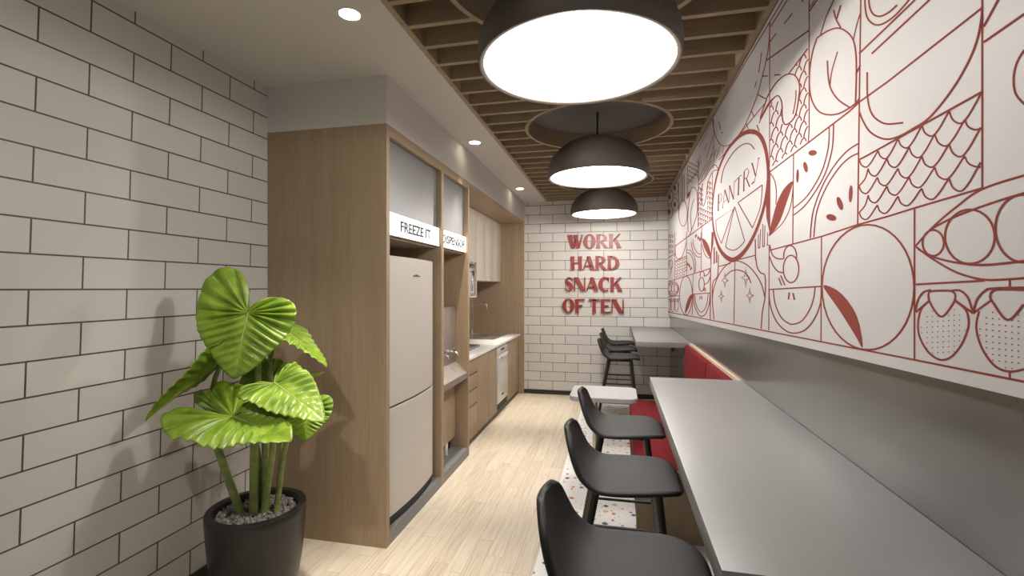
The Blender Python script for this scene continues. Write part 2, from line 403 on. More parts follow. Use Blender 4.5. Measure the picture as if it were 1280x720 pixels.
# lit signs
def sign(y0, y1, body, ty0, ty1, label):
    s = thing('sign_box', label, 'sign', (-1.40, (y0 + y1) / 2, 1.876), 'lit signs over the niches')
    xf = -1.355
    bm = box(new_bm(), xf - .10, xf - .004, y0 + .001, y1 - .001, 1.8765, 2.018); obj('housing', bm, 'steel', s)
    B('face', 'signlit', s, xf - .004, xf, y0 + .001, y1 - .001, 1.8775, 2.017)['label'] = 'glowing white sign face'
    text_mesh('lettering', body, 'ink', s, ty1 - ty0, .068, lambda a, b: (xf + .0012, ty0 + a, 1.912 + b))
sign(YT + .04, 3.492, 'FREEZE IT', 2.816, 3.318, 'glowing white sign reading FREEZE IT above the fridge')
sign(3.545, 4.169, 'DISPENSOR', 3.562, 4.135, 'glowing white sign reading DISPENSOR above the tap niche')

# fridge
fr = thing('refrigerator', 'tall off-white two-door fridge with bowed front in the oak tower', 'refrigerator', (-1.6, 3.06, .075))
fy0, fy1 = YT + .055, 3.445
def bowed(bm, xb, z0, z1, y0=fy0, y1=fy1, xf=-1.378, bow=.028, n=16, fillet=.012):
    pts = [(xb, y0)] + [(xf + bow * (1 - (2 * k / n - 1) ** 2) - (fillet if k in (0, n) else 0), y0 + (y1 - y0) * k / n) for k in range(n + 1)] + [(xb, y1)]
    return prism(bm, pts, z0, z1)
B('body', 'fridge', fr, -1.795, -1.44, fy0 + .004, fy1 - .004, .11, 1.745)
obj('upper_door', bowed(new_bm(), -1.436, .812, 1.752), 'fridge', fr, smooth=30, bevel=.004)
obj('lower_door', bowed(new_bm(), -1.436, .13, .800), 'fridge', fr, smooth=30, bevel=.004)
obj('door_seal', bowed(new_bm(), -1.46, .795, .818, fy0 + .004, fy1 - .004, -1.386), 'gasket', fr)
obj('base_grille', bowed(new_bm(), -1.70, .0755, .128, fy0 + .004, fy1 - .004, -1.384), 'gasket', fr)
bm = new_bm(); box(bm, -1.352, -1.348, 3.00, 3.11, 1.627, 1.636); box(bm, -1.352, -1.348, 3.035, 3.08, 1.636, 1.642)
obj('badge', bm, 'kick', fr)['label'] = 'small dark maker badge'

# water dispenser
wd = thing('water_dispenser', 'steel drinking water dispenser with two taps and drip shelf in oak niche', 'water dispenser', (-1.55, 3.86, .079))
dy0, dy1 = 3.56, 4.15
B('cabinet', 'taupe', wd, -1.79, -1.452, dy0, dy1, .80, 1.38, bevel=.004)
B('lower_panel', 'tan', wd, -1.79, -1.455, dy0, dy1, .185, .80)
B('kick_recess', 'gasket', wd, -1.79, -1.50, dy0, dy1, .0795, .185)
bm = new_bm(); tube(bm, [(-1.47, 3.95, .0795), (-1.47, 3.95, .186)], .018, 16); obj('leg', bm, 'white', wd, smooth=True)
bm = prism(new_bm(), [(-1.452, .872), (-1.452, .835), (-1.342, .722), (-1.342, .775)], dy0, 4.166, 'y')
obj('drip_tray', bm, 'taupe', wd)
for ty in (3.74, 3.97):
    bm = new_bm()
    tube(bm, [(-1.453, ty, .985), (-1.40, ty, .985), (-1.375, ty, .98), (-1.366, ty, .955)], [.011, .010, .009, .008], 12)
    tube(bm, [(-1.40, ty, .985), (-1.398, ty, 1.02)], .006); tube(bm, [(-1.398, ty - .03, 1.022), (-1.398, ty + .03, 1.022)], .006)
    lathe(bm, [(0, 0), (.02, 0), (.02, .012), (0, .012)], 20, (0, 0, 0))
    for v in bm.verts:
        pass
    bmesh.ops.delete(bm, geom=[v for v in bm.verts if abs(v.co.x) < .1], context='VERTS')
    tube(bm, [(-1.453, ty, .985), (-1.445, ty, .985)], .02, 18)
    obj('tap', bm, 'chrome', wd, smooth=True)['label'] = 'chrome lever tap'

# ------------------------------------------------------------------ kitchenette
XD = -1.40                                             # base door faces
def door_unit(name, label, cat, y0, y1, parts, group):
    u = thing(name, label, cat, ((XD + XBK) / 2, (y0 + y1) / 2, .06), group)
    B('carcass', 'kick', u, XBK + .002, XD - .045, y0 + .001, y1 - .001, .058, .842)  # dark carcass colour stands in for the shade in the door gaps
    for nm, a, b, z0, z1 in parts:
        B(nm, 'oak', u, XD - .022, XD, a + .0035, b - .0035, z0 + .004, z1 - .004, bevel=.0015)
    return u
door_unit('drawer_unit', 'oak base unit with four stacked drawers next to the dispenser niche', 'drawer unit', 4.214, 4.68,
          [('drawer', 4.214, 4.68, a, b) for a, b in ((.06, .375), (.38, .532), (.537, .69), (.695, .835))], None)
door_unit('base_cabinet', 'plain oak base cabinet right of the four drawers', 'cabinet', 4.68, 5.11, [('door', 4.68, 5.11, .06, .835)], 'oak base cabinets')
door_unit('base_cabinet', 'plain oak base cabinet left of the dishwasher', 'cabinet', 5.11, 5.51, [('door', 5.11, 5.51, .06, .835)], 'oak base cabinets')
door_unit('base_cabinet', 'wide oak base cabinet between dishwasher and oak end panel', 'cabinet', 6.064, 6.828, [('door', 6.064, 6.45, .06, .835), ('door', 6.45, 6.828, .06, .835)], 'oak base cabinets')
tag(B('kickboard', 'kick', None, -1.436, -1.42, 4.214, 6.828, 0, .056), 'dark kickboard running under the oak base cabinets', 'kickboard')
dw = thing('dishwasher', 'slim white and steel dishwasher between the oak base cabinets', 'dishwasher', (-1.7, 5.787, .06))
B('body', 'white', dw, XBK + .01, -1.43, 5.515, 6.060, .058, .842)
B('door', 'dwsteel', dw, -1.43, -1.394, 5.518, 6.056, .15, .735, bevel=.004)['label'] = 'brushed steel door'
B('control_panel', 'dwsteel', dw, -1.43, -1.398, 5.518, 6.056, .74, .825, bevel=.004)
B('display', 'kick', dw, -1.399, -1.3965, 5.70, 5.87, .775, .80)
bm = tube(new_bm(), [(-1.396, 5.56, .70), (-1.362, 5.58, .70), (-1.354, 5.787, .70), (-1.362, 5.995, .70), (-1.396, 6.015, .70)], .013, 12)
obj('handle', bm, 'chrome', dw, smooth=True)
B('kick_vent', 'gasket', dw, -1.47, -1.418, 5.518, 6.056, .058, .145)
B('badge', 'kick', dw, -1.3945, -1.3925, 5.72, 5.83, .215, .24)
tag(B('worktop', 'worktop', None, XBK, -1.385, 4.214, 6.828, .845, .878, bevel=.003), 'white stone worktop over the oak base cabinets', 'worktop')
# sink
sk = thing('sink', 'inset stainless steel sink at the far end of white worktop', 'sink', (-1.8, 6.4, .878))
sx0, sx1, sy0, sy1 = -2.04, -1.55, 5.95, 6.72
bm = new_bm()
box(bm, sx0, sx1, sy0, sy0 + .03, .8785, .8845, .002); box(bm, sx0, sx1, sy1 - .03, sy1, .8785, .8845, .002)
box(bm, sx0, sx0 + .08, sy0 + .03, sy1 - .03, .8785, .8845, .002); box(bm, sx1 - .03, sx1, sy0 + .03, sy1 - .03, .8785, .8845, .002)
obj('rim', bm, 'steel', sk)
B('drainer_basin', 'taupe', sk, sx0 + .08, sx1 - .03, sy0 + .03, sy1 - .03, .8782, .8796)
bm = lathe(new_bm(), [(0, .8797), (.035, .8797), (.04, .881), (.046, .8797)], 24, (-1.79, 6.33, 0)); obj('drain', bm, 'chrome', sk, smooth=True)
fc = thing('faucet', 'tall chrome faucet with right-angled spout behind the sink', 'faucet', (-2.005, 6.45, .8845))
fx, fyy = -2.005, 6.45
bm = lathe(new_bm(), [(0, .006), (.026, .006), (.03, 0), (0, 0)][::-1], 24, (fx, fyy, .8845)); obj('base', bm, 'chrome', fc, smooth=True)
bm = tube(new_bm(), [(fx, fyy, .887), (fx, fyy, 1.30), (fx, fyy, 1.315), (fx + .012, fyy, 1.325), (fx + .03, fyy, 1.328), (fx + .19, fyy, 1.328), (fx + .205, fyy, 1.322), (fx + .21, fyy, 1.305), (fx + .21, fyy, 1.225)], .0135, 14)
obj('spout', bm, 'chrome', fc, smooth=True)
bm = tube(new_bm(), [(fx, fyy, 1.02), (fx + .03, fyy - .05, 1.03), (fx + .05, fyy - .09, 1.06)], .007); obj('lever', bm, 'chrome', fc, smooth=True)
tr = thing('countertop_tray', 'dark grey shallow tray lying on the near part of white worktop', 'tray', (-1.66, 5.0, .878))
bm = new_bm(); box(bm, -1.86, -1.53, 4.80, 5.22, .8782, .888, .004)
obj('tray_base', bm, 'plinth', tr)
bm = new_bm(); box(bm, -1.86, -1.845, 4.80, 5.22, .888, .905); box(bm, -1.545, -1.53, 4.80, 5.22, .888, .905); box(bm, -1.845, -1.545, 4.80, 4.815, .888, .905); box(bm, -1.845, -1.545, 5.205, 5.22, .888, .905)
obj('tray_rim', bm, 'plinth', tr)

# wall cabinets
XU = -1.68
us = [(4.214, 5.0), (5.0, 5.6), (5.6, 6.0), (6.0, 6.42), (6.42, 6.828)]
ul = ['cream wall cabinet left of the microwave, tucked behind the dispenser niche', 'cream wall cabinet with open microwave shelf hanging below it',
      'cream wall cabinet right of the microwave shelf', 'second cream wall cabinet right of the microwave shelf', 'cream wall cabinet against the oak end panel']
for (a, b), lb in zip(us, ul):
    zb = 1.84 if (a, b) == (5.0, 5.6) else 1.642
    u = thing('wall_cabinet', lb, 'cabinet', (XU - .2, (a + b) / 2, zb), 'cream wall cabinets')
    B('carcass', 'cream', u, XBK + .001, XU - .02, a + .001, b - .001, zb, 2.498)
    B('door', 'cream', u, XU - .018, XU, a + .002, b - .002, zb, 2.496, bevel=.0015)
    if zb > 1.8:
        bm = new_bm()
        box(bm, XBK + .001, XU, a, a + .018, 1.435, zb - .001); box(bm, XBK + .001, XU, b - .018, b, 1.435, zb - .001)
        box(bm, XBK + .001, XU, a + .018, b - .018, 1.435, 1.455); box(bm, XBK + .001, XBK + .012, a + .018, b - .018, 1.455, zb - .001)
        obj('open_shelf', bm, 'cream', u)
        B('pull', 'kick', u, XU, XU + .012, 5.36, 5.42, zb + .01, zb + .018); B('pull', 'kick', u, XU, XU + .012, 5.49, 5.55, zb + .01, zb + .018)
mw = thing('microwave', 'silver microwave in the cream open shelf under the wall cabinets', 'microwave', (-1.85, 5.3, 1.455))
B('body', 'steel', mw, XBK + .03, XU - .045, 5.03, 5.575, 1.4555, 1.79, bevel=.004)
B('door', 'white', mw, XU - .043, XU - .02, 5.032, 5.41, 1.458, 1.788, bevel=.003)
B('control_panel', 'steel', mw, XU - .043, XU - .02, 5.414, 5.573, 1.458, 1.788, bevel=.003)
B('display', 'gasket', mw, XU - .021, XU - .0185, 5.44, 5.55, 1.70, 1.755)
bm = new_bm()
for i in range(3):
    for j in range(5): box(bm, XU - .021, XU - .0175, 5.44 + i * .04, 5.466 + i * .04, 1.49 + j * .038, 1.514 + j * .038)
obj('keypad', bm, 'white', mw)
bm = tube(new_bm(), [(XU - .02, 5.395, 1.50), (XU + .005, 5.395, 1.51), (XU + .005, 5.395, 1.73), (XU - .02, 5.395, 1.74)], .007); obj('handle', bm, 'chrome', mw, smooth=True)

# ------------------------------------------------------------------ counters on the right
def counter(y0, y1, label, xl):
    c = thing('bar_counter', label, 'bar counter', ((xl + XR) / 2, (y0 + y1) / 2, 1.005), 'grey wall-hung bar counters')
    B('top', 'counter', c, xl, XR - .001, y0, y1, .951, 1.005, bevel=.002)
    for y in (y0 + .35, y1 - .35):
        bm = new_bm(); box(bm, XR - .17, XR - .002, y - .02, y + .02, .935, .950); box(bm, XR - .02, XR - .002, y - .02, y + .02, .72, .935)
        obj('bracket', bm, 'kick', c)
counter(.981, 3.02, 'long grey bar counter in the foreground beside three black stools', .198)
counter(4.98, YB - .002, 'short grey bar counter against the back brick wall', .190)

# ------------------------------------------------------------------ banquette
bq = thing('banquette', 'red upholstered bench between the two grey counters', 'bench', (.42, 4.0, 0))
B('seat', 'red', bq, .125, .70, 3.05, 4.95, .012, .425, bevel=.012)
B('end_panel', 'tan', bq, .118, .70, 3.024, 3.046, 0, .43)['label'] = 'tan oak end panel'
B('backboard', 'beige', bq, .702, XR - .001, 3.024, 4.975, 0, 1.004)['label'] = 'pale beige edge of backboard'
def cushion(y0, y1):
    bm = box(new_bm(), .625, .701, y0, y1, .426, .995, bevel=.03, seg=4)
    for v in bm.verts:
        if v.co.z > .9: v.co.x += (.70 - v.co.x) * .35
    o = obj('back_cushion', bm, 'red', bq, smooth='all'); return o
cushion(3.05, 3.775); cushion(3.785, 4.93)

# ------------------------------------------------------------------ small table
ct = thing('side_table', 'small low pale grey table with rounded corners in front of red bench', 'table', (-.10, 3.73, 0))
bm = new_bm()
pts = []
tx0, tx1, tyy0, tyy1, rr = -.345, .150, 3.50, 3.93, .07
for cx, cy, a0 in ((tx1 - rr, tyy1 - rr, 0), (tx0 + rr, tyy1 - rr, 90), (tx0 + rr, tyy0 + rr, 180), (tx1 - rr, tyy0 + rr, 270)):
    for k in range(7): a = R(a0 + 15 * k); pts.append((cx + rr * math.cos(a), cy + rr * math.sin(a)))
prism(bm, pts, .715, .752); obj('tabletop', bm, 'table', ct, smooth=30, bevel=.006)
obj('column', tube(new_bm(), [(-.16, 3.66, .012), (-.16, 3.66, .714)], .02, 20), 'steel', ct, smooth=True)
bm = new_bm(); bmx = []
lathe(bm, [(0, .0), (.06, .0), (.06, .008), (.055, .012), (.03, .016), (0, .016)], 40, (-.16, 3.66, 0.001)); obj('foot', bm, 'steel', ct, smooth=True)

# ------------------------------------------------------------------ bar stools
def make_stool(loc, label, group):
    s = thing('bar_stool', label, 'bar stool', (0, 0, 0), group)
    # profile along the shell, x forward (towards the counter): (x, z, half width)
    P = [(.240, .780, .080), (.236, .788, .118), (.222, .795, .152), (.192, .799, .178), (.15, .800, .195), (.09, .797, .205), (.03, .793, .210), (-.03, .791, .211),
         (-.080, .796, .210), (-.118, .812, .208), (-.145, .838, .204), (-.162, .870, .198), (-.176, .906, .188), (-.187, .94, .172), (-.195, .966, .148), (-.200, .984, .115), (-.202, .992, .072)]
    bm = new_bm(); nt_ = 13; rows = []
    for i, (x, z, w) in enumerate(P):
        row = []
        back = max(0, min(1, (i - 7) / 5))
        for j in range(nt_):
            tt = -1 + 2 * j / (nt_ - 1)
            y = w * tt
            lift = .014 * abs(tt) ** 3 * (1 - back) * min(1, i / 3)      # dished seat
            wrap = .022 * abs(tt) ** 2 * back                           # back curls round the sitter
            row.append(bm.verts.new((x + wrap, y, z + lift + .012 * abs(tt) ** 3 * (1 if .2 < back < .9 else 0))))
        rows.append(row)
    for a, b in zip(rows, rows[1:]):
        for j in range(nt_ - 1): bm.faces.new((a[j], a[j + 1], b[j + 1], b[j]))
    obj('seat_shell', bm, 'black', s, smooth='all', solid=.022, subsurf=2)
    for sx, top, bot in ((1, .155, .235), (-1, -.085, -.225)):
        for sy in (-1, 1):
            bm = tube(new_bm(), [(top - (bot - top) * .06, sy * .121, .785), (top, sy * .125, .74), (bot, sy * .195, .0)], [.0155, .0155, .0105], 12)
            obj('leg', bm, 'blackm', s, smooth=True)
    def leg_at(sx, sy, z):
        top, bot = (.155, .235) if sx > 0 else (-.085, -.225)
        f = (.74 - z) / .74; return Vector((top + (bot - top) * f, sy * (.125 + .07 * f), z))
    z = .335
    for sy in (-1, 1): obj('stretcher', tube(new_bm(), [leg_at(-1, sy, z + .0), leg_at(1, sy, z + .0)], .008), 'blackm', s, smooth=True)
    obj('stretcher', tube(new_bm(), [leg_at(-1, -1, z), leg_at(-1, 1, z)], .008), 'blackm', s, smooth=True)
    obj('footrest', tube(new_bm(), [leg_at(1, -1, z), leg_at(1, 1, z)], .0095), 'blackm', s, smooth=True)
    bm = new_bm(); box(bm, -.10, .15, -.10, .10, .765, .784, .004); obj('seat_frame', bm, 'blackm', s)
    s.location = loc
    return s
G1 = 'black bar stools along the grey counters'
st = make_stool((0, 1.28, 0), 'nearest black moulded bar stool at the foreground counter', G1)
for y, lb in ((1.95, 'middle black bar stool of the three at the foreground counter'), (2.62, 'third black bar stool at the foreground counter, in front of the small table'),
              (5.28, 'nearest of the three black bar stools at the back counter'), (5.97, 'middle of the three black bar stools at the back counter'), (6.62, 'black bar stool closest to the back brick wall')):
    dup(st, 'bar_stool', (0, y, 0), lb, G1)

# ------------------------------------------------------------------ slogan letters on the back wall
def ellipse(cx, cy, rx, ry, a0, a1, n=24): return [(cx + rx * math.cos(R(a0 + (a1 - a0) * k / n)), cy + ry * math.sin(R(a0 + (a1 - a0) * k / n))) for k in range(n + 1)]
def ribbon(pts, ws):
    """quads along a centre line with varying width"""
    out = []; L = []; Rr = []
    n = len(pts)
    if not isinstance(ws, (list, tuple)): ws = [ws] * n
    for i in range(n):
        x0, y0 = pts[max(i - 1, 0)]; x1, y1 = pts[min(i + 1, n - 1)]
        dx, dy = x1 - x0, y1 - y0; l = math.hypot(dx, dy) or 1
        nx, ny = -dy / l, dx / l; w = ws[i] / 2
        L.append((pts[i][0] + nx * w, pts[i][1] + ny * w)); Rr.append((pts[i][0] - nx * w, pts[i][1] - ny * w))
    return [[L[i], L[i + 1], Rr[i + 1], Rr[i]] for i in range(n - 1)]
def interp_w(n, keys):
    out = []
    for i in range(n):
        f = i / (n - 1)
        for (f0, w0), (f1, w1) in zip(keys, keys[1:]):
            if f0 <= f <= f1: out.append(w0 + (w1 - w0) * (f - f0) / (f1 - f0)); break
    return out
def ring2(cx, cy, rx, ry, ix, iy, n=32, off=0):
    o = [(cx + rx * math.cos(2 * math.pi * k / n), cy + ry * math.sin(2 * math.pi * k / n)) for k in range(n)]
    i = [(cx + off + ix * math.cos(2 * math.pi * k / n), cy + iy * math.sin(2 * math.pi * k / n)) for k in range(n)]
    return [[o[k], o[(k + 1) % n], i[(k + 1) % n], i[k]] for k in range(n)]
STEM = [(0, 0), (.30, 0), (.27, .5), (.30, 1), (0, 1), (.03, .5)]
def half(cx, cy, rx, ry, ix, iy, a0=-90, a1=90, n=20):
    o = ellipse(cx, cy, rx, ry, a0, a1, n); i = ellipse(cx, cy, ix, iy, a0, a1, n)
    return [[o[k], o[k + 1], i[k + 1], i[k]] for k in range(n)]
LET = {
 'W': (1.18, [[(0, 1), (.34, 1), (.54, 0), (.30, 0)], [(.54, 0), (.64, .62), (.57, .70), (.43, .18)], [(.44, 1), (.76, 1), (.93, 0), (.69, 0)], [(.93, 0), (1.18, 1), (1.08, 1), (.84, .22)]]),
 'O': (.92, ring2(.46, .5, .46, .53, .17, .44)),
 'R': (.90, [STEM] + half(.28, .72, .52, .28, .27, .20) + [[(.28, .44), (.45, .50), (.92, 0), (.60, 0)], [(.28, 1), (.28, .92), (.2, .92), (.2, 1)]]),
 'K': (.92, [STEM, [(.27, .40), (.27, .52), (.72, 1), (.88, 1)], [(.34, .56), (.52, .72), (.95, 0), (.60, 0)]]),
 'H': (.90, [STEM, [(x + .60, y) for x, y in STEM], [(.27, .47), (.62, .47), (.62, .56), (.27, .56)]]),
 'A': (.96, [[(.34, 1), (.62, 1), (.98, 0), (.62, 0)], [(.0, 0), (.10, 0), (.47, .86), (.40, 1)], [(.17, .24), (.72, .24), (.69, .33), (.2, .33)]]),
 'D': (.92, [STEM] + half(.28, .5, .64, .5, .34, .41) + [[(.2, 1), (.29, 1), (.29, .91), (.2, .91)], [(.2, 0), (.29, 0), (.29, .09), (.2, .09)]]),
 'S': (.70, ribbon([(.63, .76), (.58, .90), (.46, .965), (.32, .965), (.19, .90), (.14, .78), (.17, .67), (.28, .57), (.42, .48), (.53, .37), (.55, .24), (.48, .10), (.36, .035), (.22, .035), (.10, .12), (.045, .27)],
                   interp_w(16, [(0, .05), (.15, .08), (.35, .2), (.5, .30), (.65, .26), (.85, .08), (1, .05)]))),
 'N': (.90, [[(0, 0), (.09, 0), (.09, 1), (0, 1)], [(0, 1), (.34, 1), (.90, 0), (.56, 0)], [(.81, 0), (.90, 0), (.90, 1), (.81, 1)]]),
 'C': (.84, ribbon(ellipse(.50, .5, .36, .47, 48, 312, 28), interp_w(29, [(0, .12), (.15, .10), (.5, .36), (.85, .10), (1, .07)])) + [[(.68, .98), (.80, .98), (.80, .66), (.70, .74)]]),
 'F': (.72, [STEM, [(.27, 1), (.27, .90), (.70, .90), (.72, .78), (.74, 1)], [(.27, .47), (.27, .57), (.58, .57), (.58, .47)]]),
 'T': (.86, [[(x + .28, y) for x, y in STEM], [(0, 1), (.02, .78), (.06, .89), (.80, .89), (.84, .78), (.86, 1)]]),
 'E': (.76, [STEM, [(.27, 1), (.27, .90), (.70, .90), (.72, .80), (.74, 1)], [(.27, .46), (.27, .56), (.60, .56), (.60, .46)], [(.27, 0), (.27, .10), (.70, .10), (.76, .24), (.76, 0)]]),
}
ws = thing('wall_slogan', 'red raised letters reading WORK HARD SNACK OF TEN on the back wall', 'lettering', (-.3, YB, 1.66))
def u2x(u, y=YB - .03):
    t_ = (u - 640) / F; return y * (t_ * CS - SN) / (CS + t_ * SN)
# word, first and last column, bottom and cap heights
for word, xa, xb, zb in (('WORK', u2x(709.5), u2x(776.5), 2.118), ('HARD', u2x(713.5), u2x(774), 1.809), ('SNACK', u2x(706), u2x(777.5), 1.507), ('OF TEN', u2x(703), u2x(779.5), 1.196)):
    cap = .196; tot = 0; gap = .045
    for ch in word: tot += (LET[ch][0] + gap) if ch != ' ' else .25
    tot -= gap
    k = (xb - xa) / tot; x = xa; w_ = None
    for n_, part in enumerate(word.split(' ')):
        w_ = bpy.data.objects.new('word', None); COL.objects.link(w_); w_.parent = ws
        w_['label'] = 'red word ' + part
        for ch in part:
            bm = new_bm()
            for poly in LET[ch][1]: prism(bm, [(x + px * k, zb + pz * cap) for px, pz in poly], YB - .036, YB - .010, 'y')
            tube(bm, [(x + LET[ch][0] * k * .2, YB - .012, zb + cap * .5), (x + LET[ch][0] * k * .2, YB, zb + cap * .5)], .004, 8)
            for v in bm.verts: v.co -= ws.location
            o = obj('letter', bm, 'redpaint', None, recalc=True); o.parent = w_
            x += (LET[ch][0] + gap) * k
        x += .25 * k - 0

# ------------------------------------------------------------------ printed mural on the right wall
XM = .6955
def on_wall(u, v, x=XM):
    t_ = (u - 640) / F; y = x * (CS + t_ * SN) / (t_ * CS - SN); d = y * CS - x * SN
    return y, H + (360 - v) / F * d
ya, za = on_wall(836, 394.2); yb_, zb_ = on_wall(1280, 498.6)
zbot = lambda y: za + (zb_ - za) * (y - ya) / (yb_ - ya)
YE = YB - .012
mb = new_bm(); STROKE = [0]
prism(mb, [(YW, zbot(YW)), (YE, zbot(YE)), (YE, ZC - .002), (YW, ZC - .002)], XM, XR - .0005, 'x')
bmesh.ops.recalc_face_normals(mb, faces=mb.faces)
def wpx(u): return .95 + 2.3 * max(0, u - 835) / 445
def smooth_pts(p, n=6, closed=False):
    if len(p) < 3: return list(p)
    out = []; m = len(p)
    for i in range(m if closed else m - 1):
        g = (lambda k: p[k % m]) if closed else (lambda k: p[max(0, min(m - 1, k))])
        a, b, c, d = g(i - 1), g(i), g(i + 1), g(i + 2)
        for k in range(n):
            t = k / n
            out.append(tuple(.5 * (2 * b[j] + (c[j] - a[j]) * t + (2 * a[j] - 5 * b[j] + 4 * c[j] - d[j]) * t * t + (3 * b[j] - a[j] - 3 * c[j] + d[j]) * t ** 3) for j in range(2)))
    out.append(p[0] if closed else p[-1]); return out
def face_px(poly):
    vs = []
    for u, v in poly:
        y, z = on_wall(u, v)
        if z > ZC - .003: z = ZC - .003
        if y > YE: y = YE
        vs.append(mb.verts.new((XM - .0002 - STROKE[0] % 251 * 2e-6, y, z)))
    STROKE[0] += 1
    try:
        f = mb.faces.new(vs); f.material_index = 1
        f.normal_update()
        if f.normal.x > 0: f.normal_flip()
    except ValueError: pass
class Crop:
    def __init__(s, ox, oy, sc): s.o = (ox, oy); s.s = sc
    def px(s, p): return [(s.o[0] + x / s.s, s.o[1] + y / s.s) for x, y in p]
    def line(s, *p, w=None, k=1):
        q = s.px(p); s._rib(q, w, k)
    def curve(s, *p, w=None, k=1, closed=False):
        q = smooth_pts(s.px(p), 6, closed); s._rib(q, w, k)
    def _rib(s, q, w, k):
        ws_ = [(w if w else wpx(u) * k) for u, v in q]
        for f in ribbon(q, ws_): face_px(f)
    def fill(s, *p, sm=True):
        q = s.px(p)
        if sm: q = smooth_pts(q, 5, True)[:-1]
        vs = [on_wall(u, v) for u, v in q]
        STROKE[0] += 1; b2 = [mb.verts.new((XM - .0002 - STROKE[0] % 251 * 2e-6, y, min(z, ZC - .003))) for y, z in vs]
        f = mb.faces.new(b2); f.normal_update()
        if f.normal.x > 0: f.normal_flip()
        f.material_index = 1
        bmesh.ops.triangulate(mb, faces=[f])
    def ell(s, cx, cy, rx, ry, a0=0, a1=360, w=None, k=1, n=40):
        s._rib(s.px(ellipse(cx, cy, rx, ry, a0, a1, n)), w, k)
    def dot(s, cx, cy, rx, ry, rot=0, n=12):
        c, q = math.cos(R(rot)), math.sin(R(rot))
        s.fill(*[(cx + rx * math.cos(2 * math.pi * i / n) * c - ry * math.sin(2 * math.pi * i / n) * q,
                  cy + rx * math.cos(2 * math.pi * i / n) * q + ry * math.sin(2 * math.pi * i / n) * c) for i in range(n)], sm=False)
P0 = Crop(0, 0, 1); A = Crop(950, 0, 4.5); Bc = Crop(1080, 0, 3.6); Cc = Crop(950, 140, 4.5); D = Crop(1070, 130, 3.6)
E = Crop(950, 280, 4.235); Fc = Crop(1120, 300, 3.6); G = Crop(860, 140, 3.6); Hh = Crop(870, 300, 5.54)
J = Crop(830, 200, 7.2); K = Crop(830, 290, 6.545); L = Crop(870, 100, 7.2); Mm = Crop(870, 180, 6.55); Nn = Crop(880, 280, 12); O = Crop(930, 0, 7.2); P = Crop(950, 80, 7.2)
# grid lines
P0.line((1228, -60), (1228, 235)); P0.line((1143.3, 260), (1143.2, 450)); P0.line((1076.5, -30), (1073.8, 160), (1072.2, 280), k=.9)
P0.line((1011.5, -30), (1011.5, 160), (1010.5, 178), k=.8); P0.line((992, 193), (991, 305), k=.8); P0.line((1027, 295), (1026.3, 426), k=.8)
P0.line((962.2, 27), (962, 200), (961.5, 216), k=.7); P0.line((961.5, 308), (961, 413), k=.8)
P0.line((834, 389.5), (870, 396.5), (950, 412.3), (1143, 449.8), (1280, 477.2), (1300, 481.2))
P0.line((834, 242.5), (860, 200), (870, 181.5), (919, 100), (930, 81), (962.6, 27), (980, -2), (1010, -50), k=.8)
# top middle
O.line((240, 240), (390, 0), (420, -50), k=.8); O.line((360, 215), (435, 120), k=.8); O.line((228, 385), (290, 300), k=.8); O.line((200, 545), (590, 270))
O.line((165, 685), (215, 683)); O.line((272, 675), (328, 672)); O.line((520, 18), (535, -10)); O.line((590, 100), (650, 10), (690, -60)); O.line((594, 65), (635, 0), k=.7)
O.line((160, 470), (132, 655), k=.7)
P0.curve((962.6, 26.4), (961.3, 53.5), (957.8, 75.7), (953, 95), (947, 118), (939.4, 138), (932.5, 154), (924.9, 166.7), (915.8, 177.8), (907.5, 182.6), (899.9, 179.9), (894.3, 169.4), (891.5, 155.6), (892, 148), k=.75)
L.line((205, 375), (222, 445), k=.7); L.line((230, 468), (240, 480)); L.line((545, 10), (530, 65), k=.7)
L.line((555, 130), (638, 175)); L.line((500, 280), (522, 328), k=.8); L.line((450, 385), (470, 440), k=.8); L.line((548, 405), (570, 460))
L.line((400, 480), (625, 205), (638, 175), k=.8); L.curve((720, 145), (660, 200), (610, 290), (568, 390), k=.8); L.curve((638, 175), (600, 290), (575, 370), k=.5)
for a, b in (((30, 600), (157, 350)), ((75, 630), (100, 575)), ((95, 700), (157, 500)), ((125, 720), (158, 600)), ((160, 690), (182, 620)), ((185, 700), (212, 600)), ((240, 660), (250, 610)), ((20, 720), (45, 690))): L.line(a, b, k=.5)
L.line((160, 360), (160, 720), (140 * 1.1, 800), k=.5); L.line((205, 720), (320, 590), k=.7)
